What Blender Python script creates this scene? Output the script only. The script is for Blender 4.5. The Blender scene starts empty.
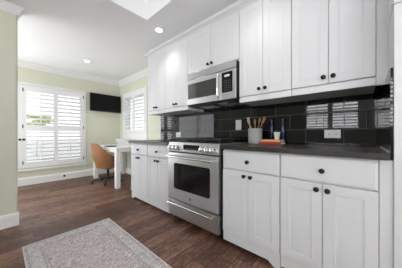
import bpy, bmesh, math, random
from mathutils import Vector, Matrix

random.seed(7)
S = bpy.context.scene
COL = S.collection
R = math.radians

# ------------------------------------------------------------------ camera, world, lights
# world axes: X towards the cabinet wall, Y along the cabinet run, Z up, floor at z = 0
cam_d = bpy.data.cameras.new('camera')
cam_d.sensor_width = 36.0
cam_d.lens = 178.7 / 402 * 36.0
cam_d.clip_start = 0.02
cam = bpy.data.objects.new('camera', cam_d)
COL.objects.link(cam)
cam.location = (0, 0, 1.021)
cam.rotation_euler = (R(90), 0, R(-48.08))
S.camera = cam

world = bpy.data.worlds.new('world')
S.world = world
world.use_nodes = True
_b = world.node_tree.nodes['Background']
_b.inputs[0].default_value = (0.92, 0.96, 1.0, 1)
_b.inputs[1].default_value = 1.15

S.view_settings.view_transform = 'Standard'
S.view_settings.look = 'None'
S.view_settings.gamma = 1
S.view_settings.use_curve_mapping = False
S.view_settings.exposure = 0.5


def area(name, loc, rot, sx, sy, power, portal=False, color=(1, 1, 1)):
    d = bpy.data.lights.new(name, 'AREA')
    d.shape = 'RECTANGLE'
    d.size = sx
    d.size_y = sy
    d.energy = power
    d.color = color
    o = bpy.data.objects.new(name, d)
    o.location = loc
    o.rotation_euler = rot
    COL.objects.link(o)
    if portal:
        d.cycles.is_portal = True
    return o


# sky portals at the openings of the room (they only steer sampling of the sky)
area('sky_portal', (0.78, 5.2, 1.2), (R(-90), 0, 0), 1.2, 1.9, 1, True)
area('sky_portal', (2.42, 4.2, 1.5), (R(90), 0, R(90)), 1.2, 1.1, 1, True)
area('sky_portal', (-2.6, 0.65, 1.7), (R(90), 0, R(-90)), 1.5, 1.2, 1, True)
area('sky_portal', (-2.6, -0.9, 1.7), (R(90), 0, R(-90)), 1.5, 1.2, 1, True)
area('sky_portal', (-0.2, -3.2, 1.15), (R(90), 0, 0), 3.6, 2.3, 1, True)
area('sky_portal', (-1.65, 3.9, 1.15), (R(90), 0, R(-90)), 1.6, 2.2, 1, True)


# added fill lights standing in for sky light, at windows and unseen added openings
area('daylight_fill', (-0.2, -2.98, 1.15), (R(172), 0, 0), 3.3, 2.1, 35, color=(.94, .955, 1))
area('daylight_fill', (-2.33, -2.25, 1.15), (R(165), 0, R(-90)), 1.1, 2.1, 85, color=(.94, .955, 1))
area('daylight_fill', (-1.39, 4.02, 1.2), (R(90), 0, R(-90)), 1.88, 2.1, 19, color=(.94, .955, 1))
area('daylight_fill', (-0.88, 4.985, 1.2), (R(-90), 0, 0), 1.02, 2.1, 10, color=(.94, .955, 1))
area('daylight_fill', (0, 5.3, 1.2), (R(-90), 0, 0), .5, 1.8, 12)
area('daylight_fill', (-1.33, 4.0, .55), (R(158), 0, R(-90)), 1.7, .7, 15, color=(.94, .955, 1))
area('daylight_fill', (-2.62, 0.67, 1.67), (R(112), 0, R(-90)), 1.5, 1.3, 68, color=(.97, .98, 1))
area('daylight_fill', (-2.62, -0.88, 1.67), (R(112), 0, R(-90)), 1.5, 1.3, 68, color=(.97, .98, 1))


# ------------------------------------------------------------------ materials
def mat(name, color, rough=0.5, metal=0.0, spec=0.5, bump=0.0, bscale=40.0, vary=0.0, vscale=6.0,
        stretch=(1, 1, 1), coat=0.0, emit=0.0):
    m = bpy.data.materials.new(name)
    m.use_nodes = True
    nt = m.node_tree
    p = nt.nodes['Principled BSDF']
    p.inputs['Base Color'].default_value = (*color, 1)
    p.inputs['Roughness'].default_value = rough
    p.inputs['Metallic'].default_value = metal
    p.inputs['Specular IOR Level'].default_value = spec
    p.inputs['Coat Weight'].default_value = coat
    if emit:
        p.inputs['Emission Color'].default_value = (*color, 1)
        p.inputs['Emission Strength'].default_value = emit
    tc = nt.nodes.new('ShaderNodeTexCoord')
    mp = nt.nodes.new('ShaderNodeMapping')
    mp.inputs['Scale'].default_value = stretch
    nt.links.new(tc.outputs['Object'], mp.inputs[0])
    if vary:
        n = nt.nodes.new('ShaderNodeTexNoise')
        n.inputs['Scale'].default_value = vscale
        n.inputs['Detail'].default_value = 5
        nt.links.new(mp.outputs[0], n.inputs['Vector'])
        r = nt.nodes.new('ShaderNodeValToRGB')
        r.color_ramp.elements[0].position = 0.3
        r.color_ramp.elements[1].position = 0.7
        r.color_ramp.elements[0].color = (*[c * (1 - vary) for c in color], 1)
        r.color_ramp.elements[1].color = (*[min(1, c * (1 + vary)) for c in color], 1)
        nt.links.new(n.outputs[0], r.inputs[0])
        nt.links.new(r.outputs[0], p.inputs['Base Color'])
    if bump:
        n2 = nt.nodes.new('ShaderNodeTexNoise')
        n2.inputs['Scale'].default_value = bscale
        n2.inputs['Detail'].default_value = 3
        nt.links.new(mp.outputs[0], n2.inputs['Vector'])
        bp = nt.nodes.new('ShaderNodeBump')
        bp.inputs['Strength'].default_value = bump
        bp.inputs['Distance'].default_value = 0.002
        nt.links.new(n2.outputs[0], bp.inputs['Height'])
        nt.links.new(bp.outputs[0], p.inputs['Normal'])
    return m


M = {}
M['wall'] = mat('cream wall paint', (0.66, 0.665, 0.545), 0.7, bump=0.1, bscale=180)
M['ceiling'] = mat('ceiling paint', (0.90, 0.905, 0.91), 0.85, bump=0.15, bscale=120)
M['trim'] = mat('white trim paint', (0.80, 0.80, 0.80), 0.4, vary=0.01)
M['cab'] = mat('white cabinet paint', (0.675, 0.68, 0.695), 0.38, vary=0.008)
M['cab_in'] = mat('cabinet underside', (0.55, 0.55, 0.54), 0.6, vary=0.03)
M['shutter'] = mat('white shutter paint', (0.80, 0.80, 0.81), 0.45, vary=0.01)
M['black'] = mat('black knob metal', (0.006, 0.0055, 0.0055), 0.35, spec=0.3, vary=0.1)
M['steel'] = mat('brushed stainless steel', (0.60, 0.61, 0.64), 0.33, metal=0.95, vary=0.05, vscale=30, stretch=(1, 1, 30))
M['steel2'] = mat('polished steel', (0.80, 0.80, 0.79), 0.16, metal=1.0, vary=0.03)
M['glass_black'] = mat('black oven glass', (0.005, 0.005, 0.006), 0.10, spec=0.3, vary=0.05)
M['mw_glass'] = mat('grey microwave glass', (0.03, 0.03, 0.032), 0.12, spec=0.8, vary=0.05)
M['iron'] = mat('black cast iron', (0.012, 0.012, 0.013), 0.45, bump=0.3, bscale=200)
M['dark'] = mat('dark plastic', (0.02, 0.02, 0.02), 0.5, vary=0.05)
M['grey_print'] = mat('grey print', (0.12, 0.12, 0.12), 0.5, vary=0.02)
M['plate'] = mat('white outlet plastic', (0.72, 0.72, 0.72), 0.35, vary=0.01)
M['plate_steel'] = mat('satin steel plate', (0.55, 0.55, 0.55), 0.35, metal=0.8, vary=0.03)
M['tan'] = mat('tan leather', (0.28, 0.13, 0.05), 0.5, bump=0.2, bscale=90, vary=0.12, vscale=5)
M['cushion'] = mat('cream cushion fabric', (0.72, 0.68, 0.63), 0.85, bump=0.4, bscale=150, vary=0.04)
M['desk'] = mat('white desk lacquer', (0.82, 0.82, 0.82), 0.3, vary=0.01)
M['chair_metal'] = mat('dark chair metal', (0.03, 0.03, 0.032), 0.3, metal=0.6, vary=0.05)
M['paper'] = mat('white paper', (0.82, 0.82, 0.83), 0.7, vary=0.02)
M['green'] = mat('dark green cover', (0.05, 0.07, 0.05), 0.6, vary=0.1)
M['ceramic'] = mat('grey stoneware', (0.33, 0.33, 0.32), 0.5, vary=0.06, vscale=20)
M['wood1'] = mat('pale wood', (0.32, 0.26, 0.15), 0.55, vary=0.15, vscale=20, stretch=(1, 1, .2))
M['wood2'] = mat('reddish wood', (0.24, 0.11, 0.055), 0.55, vary=0.15, vscale=20, stretch=(1, 1, .2))
M['wood3'] = mat('brown wood', (0.24, 0.15, 0.08), 0.55, vary=0.15, vscale=20, stretch=(1, 1, .2))
M['navy'] = mat('navy blue glass', (0.004, 0.016, 0.05), 0.18, spec=0.6, vary=0.1)
M['yellow'] = mat('orange yellow book cover', (0.75, 0.42, 0.12), 0.5, vary=0.08)
M['red'] = mat('dark red book cover', (0.33, 0.03, 0.04), 0.5, vary=0.08)
M['tv'] = mat('black tv screen', (0.004, 0.004, 0.005), 0.3, spec=0.15, vary=0.02)
M['tvb'] = mat('black tv plastic', (0.010, 0.010, 0.011), 0.4, vary=0.02)
M['lamp'] = mat('lamp lens', (1.0, 0.97, 0.92), 0.5, emit=9.0)
M['cable'] = mat('white cable', (0.70, 0.70, 0.70), 0.5, vary=0.02)
M['foliage'] = mat('green foliage', (0.38, 0.46, 0.14), 0.7, vary=0.5, vscale=8)
M['bark'] = mat('tree bark', (0.45, 0.42, 0.38), 0.9, vary=0.3)
M['binding'] = mat('pale binding', (0.62, 0.60, 0.58), 0.9, vary=0.05, vscale=80)
M['ground'] = mat('pale patio concrete', (0.55, 0.55, 0.52), 0.9, vary=0.1, vscale=2)


def mat_glass():
    m = bpy.data.materials.new('window glass')
    m.use_nodes = True
    nt = m.node_tree
    nt.nodes.clear()
    out = nt.nodes.new('ShaderNodeOutputMaterial')
    mx = nt.nodes.new('ShaderNodeMixShader')
    tr = nt.nodes.new('ShaderNodeBsdfTransparent')
    gl = nt.nodes.new('ShaderNodeBsdfGlossy')
    gl.inputs['Roughness'].default_value = 0.03
    mx.inputs[0].default_value = 0.05
    nt.links.new(tr.outputs[0], mx.inputs[1])
    nt.links.new(gl.outputs[0], mx.inputs[2])
    nt.links.new(mx.outputs[0], out.inputs[0])
    return m


M['glass'] = mat_glass()


def nd(nt, t, **kw):
    n = nt.nodes.new(t)
    for k, v in kw.items():
        setattr(n, k, v)
    return n


def mat_floor():
    m = bpy.data.materials.new('hand scraped wood planks')
    m.use_nodes = True
    nt = m.node_tree
    L = nt.links.new
    p = nt.nodes['Principled BSDF']
    tc = nd(nt, 'ShaderNodeTexCoord')
    sp = nd(nt, 'ShaderNodeSeparateXYZ')
    L(tc.outputs['Object'], sp.inputs[0])

    def mth(op, a, b=None):
        n = nd(nt, 'ShaderNodeMath', operation=op)
        for i, v in enumerate((a, b)):
            if v is None:
                continue
            if isinstance(v, (int, float)):
                n.inputs[i].default_value = v
            else:
                L(v, n.inputs[i])
        return n.outputs[0]
    rowf = mth('DIVIDE', sp.outputs[1], 0.127)
    row = mth('FLOOR', rowf)
    wn = nd(nt, 'ShaderNodeTexWhiteNoise', noise_dimensions='1D')
    L(row, wn.inputs['W'])
    xs = mth('ADD', mth('DIVIDE', sp.outputs[0], 1.1), mth('MULTIPLY', wn.outputs[0], 7.0))
    colr = mth('FLOOR', xs)
    cb = nd(nt, 'ShaderNodeCombineXYZ')
    L(row, cb.inputs[0])
    L(colr, cb.inputs[1])
    wn2 = nd(nt, 'ShaderNodeTexWhiteNoise', noise_dimensions='2D')
    L(cb.outputs[0], wn2.inputs['Vector'])
    # grain, offset per plank
    mp = nd(nt, 'ShaderNodeMapping')
    mp.inputs['Scale'].default_value = (7, 70, 1)
    L(tc.outputs['Object'], mp.inputs[0])
    ad = nd(nt, 'ShaderNodeVectorMath', operation='ADD')
    L(mp.outputs[0], ad.inputs[0])
    L(wn2.outputs['Color'], ad.inputs[1])
    n1 = nd(nt, 'ShaderNodeTexNoise')
    n1.inputs['Scale'].default_value = 1.0
    n1.inputs['Detail'].default_value = 7
    n1.inputs['Roughness'].default_value = 0.65
    n1.inputs['Distortion'].default_value = 0.6
    L(ad.outputs[0], n1.inputs['Vector'])
    mp2 = nd(nt, 'ShaderNodeMapping')
    mp2.inputs['Scale'].default_value = (14, 22, 1)
    L(tc.outputs['Object'], mp2.inputs[0])
    nm = nd(nt, 'ShaderNodeTexNoise')
    nm.inputs['Scale'].default_value = 1.0
    nm.inputs['Detail'].default_value = 6
    nm.inputs['Roughness'].default_value = 0.7
    nm.inputs['Distortion'].default_value = 1.2
    L(mp2.outputs[0], nm.inputs['Vector'])
    f = mth('ADD', mth('MULTIPLY', wn2.outputs[0], 0.16), mth('ADD', mth('MULTIPLY', n1.outputs[0], 0.58), mth('MULTIPLY', nm.outputs[0], 0.52)))
    cr = nd(nt, 'ShaderNodeValToRGB')
    e = cr.color_ramp.elements
    e[0].position = 0.41
    e[0].color = (0.024, 0.011, 0.007, 1)
    e[1].position = 0.82
    e[1].color = (0.34, 0.19, 0.125, 1)
    k = e.new(0.61)
    k.color = (0.105, 0.045, 0.028, 1)
    L(f, cr.inputs[0])
    # seams
    fr = mth('FRACT', rowf)
    seam = mth('MULTIPLY', mth('GREATER_THAN', fr, 0.025), mth('LESS_THAN', fr, 0.975))
    fx = mth('FRACT', xs)
    seam2 = mth('MULTIPLY', seam, mth('GREATER_THAN', fx, 0.004))
    mx = nd(nt, 'ShaderNodeMix', data_type='RGBA')
    L(seam2, mx.inputs[0])
    mx.inputs[6].default_value = (0.018, 0.010, 0.007, 1)
    L(cr.outputs[0], mx.inputs[7])
    L(mx.outputs[2], p.inputs['Base Color'])
    p.inputs['Roughness'].default_value = 0.42
    L(mth('ADD', 0.30, mth('MULTIPLY', n1.outputs[0], 0.28)), p.inputs['Roughness'])
    bp = nd(nt, 'ShaderNodeBump')
    bp.inputs['Strength'].default_value = 0.6
    bp.inputs['Distance'].default_value = 0.004
    L(mth('ADD', mth('MULTIPLY', n1.outputs[0], 0.8), mth('MULTIPLY', seam2, 0.5)), bp.inputs['Height'])
    L(bp.outputs[0], p.inputs['Normal'])
    return m


def mat_tile():
    m = bpy.data.materials.new('glossy black glass tile')
    m.use_nodes = True
    nt = m.node_tree
    L = nt.links.new
    p = nt.nodes['Principled BSDF']
    tc = nd(nt, 'ShaderNodeTexCoord')
    sp = nd(nt, 'ShaderNodeSeparateXYZ')
    L(tc.outputs['Object'], sp.inputs[0])
    # both faces: along the wall use y, on the return use x
    geo = nd(nt, 'ShaderNodeNewGeometry')
    sn = nd(nt, 'ShaderNodeSeparateXYZ')
    L(geo.outputs['Normal'], sn.inputs[0])
    ab = nd(nt, 'ShaderNodeMath', operation='ABSOLUTE')
    L(sn.outputs[1], ab.inputs[0])
    gt = nd(nt, 'ShaderNodeMath', operation='GREATER_THAN')
    gt.inputs[1].default_value = 0.5
    L(ab.outputs[0], gt.inputs[0])
    ux = nd(nt, 'ShaderNodeMix', data_type='FLOAT')
    L(gt.outputs[0], ux.inputs[0])
    L(sp.outputs[1], ux.inputs[2])
    L(sp.outputs[0], ux.inputs[3])
    cb = nd(nt, 'ShaderNodeCombineXYZ')
    au = nd(nt, 'ShaderNodeMath', operation='ADD')
    au.inputs[1].default_value = 0.030 + 0.29 * 20
    az = nd(nt, 'ShaderNodeMath', operation='ADD')
    az.inputs[1].default_value = -0.9065 + 0.1555 * 10
    L(ux.outputs[0], au.inputs[0])
    L(sp.outputs[2], az.inputs[0])
    L(au.outputs[0], cb.inputs[0])
    L(az.outputs[0], cb.inputs[1])
    br = nd(nt, 'ShaderNodeTexBrick')
    br.offset = 0.5
    br.inputs['Scale'].default_value = 1.0
    br.inputs['Brick Width'].default_value = 0.29
    br.inputs['Row Height'].default_value = 0.1555
    br.inputs['Mortar Size'].default_value = 0.0013
    br.inputs['Mortar Smooth'].default_value = 0.1
    br.inputs['Color1'].default_value = (0.0025, 0.0025, 0.003, 1)
    br.inputs['Color2'].default_value = (0.006, 0.006, 0.0065, 1)
    br.inputs['Mortar'].default_value = (0.22, 0.22, 0.22, 1)
    L(cb.outputs[0], br.inputs['Vector'])
    L(br.outputs['Color'], p.inputs['Base Color'])
    rr = nd(nt, 'ShaderNodeMapRange')
    rr.inputs['To Min'].default_value = 0.035
    rr.inputs['To Max'].default_value = 0.7
    L(br.outputs['Fac'], rr.inputs['Value'])
    L(rr.outputs[0], p.inputs['Roughness'])
    p.inputs['IOR'].default_value = 1.45
    bp = nd(nt, 'ShaderNodeBump')
    bp.invert = True
    bp.inputs['Strength'].default_value = 0.5
    bp.inputs['Distance'].default_value = 0.002
    L(br.outputs['Fac'], bp.inputs['Height'])
    L(bp.outputs[0], p.inputs['Normal'])
    return m


def mat_stone():
    m = bpy.data.materials.new('dark brown quartz')
    m.use_nodes = True
    nt = m.node_tree
    L = nt.links.new
    p = nt.nodes['Principled BSDF']
    tc = nd(nt, 'ShaderNodeTexCoord')
    n = nd(nt, 'ShaderNodeTexNoise')
    n.inputs['Scale'].default_value = 220
    n.inputs['Detail'].default_value = 4
    L(tc.outputs['Object'], n.inputs['Vector'])
    cr = nd(nt, 'ShaderNodeValToRGB')
    cr.color_ramp.elements[0].position = 0.35
    cr.color_ramp.elements[0].color = (0.022, 0.018, 0.017, 1)
    cr.color_ramp.elements[1].position = 0.72
    cr.color_ramp.elements[1].color = (0.045, 0.037, 0.035, 1)
    L(n.outputs[0], cr.inputs[0])
    L(cr.outputs[0], p.inputs['Base Color'])
    p.inputs['Roughness'].default_value = 0.33
    return m


RUG = (0.12, 0.86, -0.35, 2.262)   # x0 x1 y0 y1


def mat_rug():
    m = bpy.data.materials.new('faded oriental rug pile')
    m.use_nodes = True
    nt = m.node_tree
    L = nt.links.new
    p = nt.nodes['Principled BSDF']
    tc = nd(nt, 'ShaderNodeTexCoord')
    sp = nd(nt, 'ShaderNodeSeparateXYZ')
    L(tc.outputs['Object'], sp.inputs[0])

    def mth(op, a, b=None):
        n = nd(nt, 'ShaderNodeMath', operation=op)
        for i, v in enumerate((a, b)):
            if v is None:
                continue
            if isinstance(v, (int, float)):
                n.inputs[i].default_value = v
            else:
                L(v, n.inputs[i])
        return n.outputs[0]
    cx, cy = (RUG[0] + RUG[1]) / 2, (RUG[2] + RUG[3]) / 2
    hx, hy = (RUG[1] - RUG[0]) / 2, (RUG[3] - RUG[2]) / 2
    ax = mth('ABSOLUTE', mth('SUBTRACT', sp.outputs[0], cx))
    ay = mth('ABSOLUTE', mth('SUBTRACT', sp.outputs[1], cy))
    d = mth('MINIMUM', mth('SUBTRACT', hx, ax), mth('SUBTRACT', hy, ay))   # distance from the edge
    wear = nd(nt, 'ShaderNodeTexNoise')
    wear.inputs['Scale'].default_value = 9
    wear.inputs['Detail'].default_value = 8
    wear.inputs['Roughness'].default_value = 0.7
    L(tc.outputs['Object'], wear.inputs['Vector'])
    dist = nd(nt, 'ShaderNodeVectorMath', operation='SCALE')
    dist.inputs['Scale'].default_value = 0.22
    L(wear.outputs['Color'], dist.inputs[0])
    va = nd(nt, 'ShaderNodeVectorMath', operation='ADD')
    mir = nd(nt, 'ShaderNodeCombineXYZ')
    L(ax, mir.inputs[0])
    L(ay, mir.inputs[1])
    L(mir.outputs[0], va.inputs[0])
    L(dist.outputs[0], va.inputs[1])
    vo = nd(nt, 'ShaderNodeTexVoronoi', feature='DISTANCE_TO_EDGE')
    vo.inputs['Scale'].default_value = 17
    L(va.outputs[0], vo.inputs['Vector'])
    vo2 = nd(nt, 'ShaderNodeTexVoronoi', feature='F1')
    vo2.inputs['Scale'].default_value = 26
    L(va.outputs[0], vo2.inputs['Vector'])
    edge = mth('LESS_THAN', vo.outputs[0], 0.07)
    cells = mth('LESS_THAN', vo2.outputs[0], 0.28)
    n5 = nd(nt, 'ShaderNodeTexNoise')
    n5.inputs['Scale'].default_value = 6.5
    n5.inputs['Detail'].default_value = 2
    n5.inputs['Distortion'].default_value = 1.6
    L(mir.outputs[0], n5.inputs['Vector'])
    curl = mth('GREATER_THAN', mth('SINE', mth('MULTIPLY', n5.outputs[0], 75.0)), 0.35)
    pat0 = mth('MULTIPLY', mth('ADD', mth('MULTIPLY', edge, 0.15), mth('MULTIPLY', curl, 0.65)), mth('MULTIPLY', wear.outputs[0], 1.7))
    pat = mth('ADD', pat0, 0.0) if True else mth('MULTIPLY', mth('ADD', mth('MULTIPLY', edge, 0.55), mth('MULTIPLY', cells, 0.35)),
              mth('MULTIPLY', wear.outputs[0], 1.5))

    def band(a, b):
        return mth('MULTIPLY', mth('GREATER_THAN', d, a), mth('LESS_THAN', d, b))
    lines = mth('ADD', mth('ADD', band(0.020, 0.030), band(0.105, 0.117)), band(0.128, 0.135))
    base = nd(nt, 'ShaderNodeMix', data_type='RGBA')
    L(band(0.03, 0.105), base.inputs[0])
    base.inputs[6].default_value = (0.44, 0.375, 0.385, 1)
    base.inputs[7].default_value = (0.45, 0.43, 0.435, 1)
    m1 = nd(nt, 'ShaderNodeMix', data_type='RGBA')
    L(mth('MULTIPLY', pat, 0.9), m1.inputs[0])
    L(base.outputs[2], m1.inputs[6])
    m1.inputs[7].default_value = (0.74, 0.73, 0.72, 1)
    n3 = nd(nt, 'ShaderNodeTexNoise')
    n3.inputs['Scale'].default_value = 38
    n3.inputs['Detail'].default_value = 6
    n3.inputs['Roughness'].default_value = 0.75
    L(tc.outputs['Object'], n3.inputs['Vector'])
    r3 = nd(nt, 'ShaderNodeMapRange')
    r3.inputs['From Min'].default_value = 0.48
    r3.inputs['From Max'].default_value = 0.66
    L(n3.outputs[0], r3.inputs['Value'])
    m2 = nd(nt, 'ShaderNodeMix', data_type='RGBA')
    L(mth('MULTIPLY', mth('ADD', r3.outputs[0], mth('MULTIPLY', lines, 0.45)), 0.6), m2.inputs[0])
    L(m1.outputs[2], m2.inputs[6])
    m2.inputs[7].default_value = (0.19, 0.165, 0.18, 1)
    L(m2.outputs[2], p.inputs['Base Color'])
    p.inputs['Roughness'].default_value = 0.95
    p.inputs['Specular IOR Level'].default_value = 0.1
    bp = nd(nt, 'ShaderNodeBump')
    bp.inputs['Strength'].default_value = 0.4
    bp.inputs['Distance'].default_value = 0.003
    n4 = nd(nt, 'ShaderNodeTexNoise')
    n4.inputs['Scale'].default_value = 300
    L(tc.outputs['Object'], n4.inputs['Vector'])
    L(n4.outputs[0], bp.inputs['Height'])
    L(bp.outputs[0], p.inputs['Normal'])
    return m


M['floor'] = mat_floor()
M['tile'] = mat_tile()
M['stone'] = mat_stone()
M['rug'] = mat_rug()

# ------------------------------------------------------------------ mesh helpers
ORG = {}


def thing(name, label, cat, loc=(0, 0, 0), group=None):
    o = bpy.data.objects.new(name, None)
    o.empty_display_size = 0.05
    COL.objects.link(o)
    o.location = loc
    o['label'] = label
    o['category'] = cat
    if group:
        o['group'] = group
    ORG[o.name] = Vector(loc)
    return o


def tag(o, label, cat, group=None):
    o['label'] = label
    o['category'] = cat
    if group:
        o['group'] = group
    return o


class MB:
    def __init__(self):
        self.bm = bmesh.new()

    def box(self, x0, x1, y0, y1, z0, z1, mtx=None):
        v = [(x, y, z) for x in (x0, x1) for y in (y0, y1) for z in (z0, z1)]
        vs = [self.bm.verts.new(Vector(c) if mtx is None else mtx @ Vector(c)) for c in v]
        for f in ((0, 1, 3, 2), (4, 6, 7, 5), (0, 4, 5, 1), (2, 3, 7, 6), (0, 2, 6, 4), (1, 5, 7, 3)):
            self.bm.faces.new([vs[i] for i in f])
        return self

    def lathe(self, prof, mtx=Matrix(), seg=20):
        """prof: (r, h) pairs along local z; mtx places it"""
        rings = []
        for r, h in prof:
            if r < 1e-6:
                rings.append([self.bm.verts.new(mtx @ Vector((0, 0, h)))])
            else:
                rings.append([self.bm.verts.new(mtx @ Vector((r * math.cos(2 * math.pi * i / seg), r * math.sin(2 * math.pi * i / seg), h))) for i in range(seg)])
        for a, b in zip(rings, rings[1:]):
            for i in range(seg):
                j = (i + 1) % seg
                if len(a) == 1 and len(b) == 1:
                    continue
                if len(a) == 1:
                    self.bm.faces.new((a[0], b[i], b[j]))
                elif len(b) == 1:
                    self.bm.faces.new((a[i], a[j], b[0]))
                else:
                    self.bm.faces.new((a[i], a[j], b[j], b[i]))
        for ring, fl in ((rings[0], True), (rings[-1], False)):
            if len(ring) > 1:
                self.bm.faces.new(ring[::-1] if fl else ring)
        return self

    def tube(self, pts, r, seg=10):
        pts = [Vector(p) for p in pts]
        rad = r if isinstance(r, (list, tuple)) else [r] * len(pts)
        rings = []
        up = None
        for i, p in enumerate(pts):
            if i == 0:
                t = pts[1] - p
            elif i == len(pts) - 1:
                t = p - pts[-2]
            else:
                t = (pts[i + 1] - p).normalized() + (p - pts[i - 1]).normalized()
            t.normalize()
            if up is None:
                up = t.orthogonal().normalized()
            s = (up - t * up.dot(t)).normalized()
            up = s
            w = t.cross(s)
            rings.append([self.bm.verts.new(p + (s * math.cos(2 * math.pi * k / seg) + w * math.sin(2 * math.pi * k / seg)) * rad[i]) for k in range(seg)])
        for a, b in zip(rings, rings[1:]):
            for k in range(seg):
                j = (k + 1) % seg
                self.bm.faces.new((a[k], a[j], b[j], b[k]))
        self.bm.faces.new(rings[0][::-1])
        self.bm.faces.new(rings[-1])
        return self

    def prism(self, poly, axis, a, b, flip=False):
        """extrude a 2-D polygon along an axis: axis 'y' uses (x, z), 'x' uses (y, z), 'z' uses (x, y)"""
        def P(u, v, w):
            return {'y': (u, w, v), 'x': (w, u, v), 'z': (u, v, w)}[axis]
        A = [self.bm.verts.new(P(u, v, a)) for u, v in poly]
        B = [self.bm.verts.new(P(u, v, b)) for u, v in poly]
        n = len(poly)
        for i in range(n):
            j = (i + 1) % n
            self.bm.faces.new((A[i], A[j], B[j], B[i]))
        self.bm.faces.new(A[::-1])
        self.bm.faces.new(B)
        return self

    def build(self, name, m, parent=None, bevel=0.0, smooth=False, segs=2, kind=None):
        bm = self.bm
        bmesh.ops.recalc_face_normals(bm, faces=bm.faces)
        off = ORG[parent.name] if parent is not None else Vector((0, 0, 0))
        if parent is None:      # own origin for a thing that is one mesh
            mn = Vector([min(v.co[i] for v in bm.verts) for i in range(3)])
            mx = Vector([max(v.co[i] for v in bm.verts) for i in range(3)])
            off = Vector(((mn.x + mx.x) / 2, (mn.y + mx.y) / 2, mn.z))
            if kind == 'structure' or m in (M['rug'],):
                off = Vector((0, 0, 0))
        bmesh.ops.translate(bm, verts=bm.verts, vec=-off)
        me = bpy.data.meshes.new(name)
        bm.to_mesh(me)
        bm.free()
        me.materials.append(m)
        if smooth:
            me.polygons.foreach_set('use_smooth', [True] * len(me.polygons))
        o = bpy.data.objects.new(name, me)
        COL.objects.link(o)
        if parent is not None:
            o.parent = parent
            ORG[o.name] = off
        else:
            o.location = off
            ORG[o.name] = off
        if bevel:
            b = o.modifiers.new('bevel', 'BEVEL')
            b.width = bevel
            b.segments = segs
            b.limit_method = 'ANGLE'
            b.angle_limit = R(40)
        if smooth:
            e = o.modifiers.new('split', 'EDGE_SPLIT')
            e.split_angle = R(38)
        if kind:
            o['kind'] = kind
        return o


def box(name, x0, x1, y0, y1, z0, z1, m, parent=None, bevel=0.002, kind=None):
    return MB().box(x0, x1, y0, y1, z0, z1).build(name, m, parent, bevel, kind=kind)


def struct(name, mb, m, bevel=0.0):
    return mb.build(name, m, None, bevel, kind='structure')


def copy_tree(o, parent=None):
    c = o.copy()
    COL.objects.link(c)
    c.parent = parent
    for ch in [x for x in bpy.data.objects if x.parent == o]:
        copy_tree(ch, c)
    return c


def AX(direction, loc):
    """matrix whose local z points along direction"""
    d = Vector(direction).normalized()
    return Matrix.Translation(Vector(loc)) @ d.to_track_quat('Z', 'Y').to_matrix().to_4x4()


# ------------------------------------------------------------------ room shell
H = 2.44
XL, XR, XN = -2.36, 2.00, 2.18       # opposite wall, cabinet wall, nook side wall
YF, YB = -3.0, 4.97                  # wall behind the camera, far wall

struct('floor', MB().box(XL - .25, XN + .25, YF - .25, YB + .25, -0.08, 0.0), M['floor'])
g = MB().box(-30, 30, -30, 40, -0.30, -0.20).build('patio_ground', M['ground'], None, kind='structure')

# ceiling with a raised tray over the kitchen
TX0, TX1, TY0, TY1, TZ = -1.35, 1.205, -2.0, 1.986, 2.74
c = MB()
c.box(TX1, XN + .25, YF - .2, YB + .2, H, H + .06)
c.box(XL - .2, TX0, YF - .2, YB + .2, H, H + .06)
c.box(TX0, TX1, TY1, YB + .2, H, H + .06)
c.box(TX0, TX1, YF - .2, TY0, H, H + .06)
c.box(TX1, TX1 + .06, TY0 - .06, TY1 + .06, H + .06, TZ + .06)
c.box(TX0 - .06, TX0, TY0 - .06, TY1 + .06, H + .06, TZ + .06)
c.box(TX0, TX1, TY1, TY1 + .06, H + .06, TZ + .06)
c.box(TX0, TX1, TY0 - .06, TY0, H + .06, TZ + .06)
c.box(TX0, TX1, TY0, TY1, TZ, TZ + .06)
struct('ceiling', c, M['ceiling'])


def wall_y(name, y0, y1, x0, x1, holes, m=None):
    """wall across X between y0..y1 thick; holes: (xa, xb, za, zb)"""
    w = MB()
    cur = x0
    for xa, xb, za, zb in sorted(holes):
        w.box(cur, xa, y0, y1, 0, H)
        w.box(xa, xb, y0, y1, 0, za) if za > 0.001 else None
        w.box(xa, xb, y0, y1, zb, H)
        cur = xb
    w.box(cur, x1, y0, y1, 0, H)
    return struct(name, w, m or M['wall'])


def wall_x(name, x0, x1, y0, y1, holes, m=None):
    w = MB()
    cur = y0
    for ya, yb, za, zb in sorted(holes):
        w.box(x0, x1, cur, ya, 0, H)
        w.box(x0, x1, ya, yb, 0, za) if za > 0.001 else None
        w.box(x0, x1, ya, yb, zb, H)
        cur = yb
    w.box(x0, x1, cur, y1, 0, H)
    return struct(name, w, m or M['wall'])


W1 = (-0.262, 1.312, 0.345, 2.00)
wall_y('wall_back', YB, YB + .15, -1.55, XN + .15, [W1, (-1.399, -.36, .12, 2.28)])  # hole beside W1 is out of view, added to brighten the tile reflection
W2 = (3.63, 4.70, 1.05, 2.02)
wall_x('wall_nook', XN, XN + .15, 2.84, YB, [W2])
wall_x('wall_right', XR, XR + .33, YF, 2.84, [])
W3 = (0.02, 1.32, 1.12, 2.22)
W4 = (-1.55, -0.21, 1.12, 2.22)
wall_x('wall_left', XL - .15, XL, YF, 2.88, [W3, W4, (-2.85, -1.70, .02, 2.2)])  # the hole with no window is unseen, added to admit fill light
wall_y('wall_front', YF - .15, YF, XL - .15, XR + .15, [(-1.9, 1.5, 0, 2.2)])  # unseen opening, added to light the room from behind the camera
wall_x('wall_nook_left', -1.55, -1.40, 3.0, YB, [(3.05, 4.969, 0.12, 2.28)])  # opening out of view, added to brighten nook and tile reflection
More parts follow.
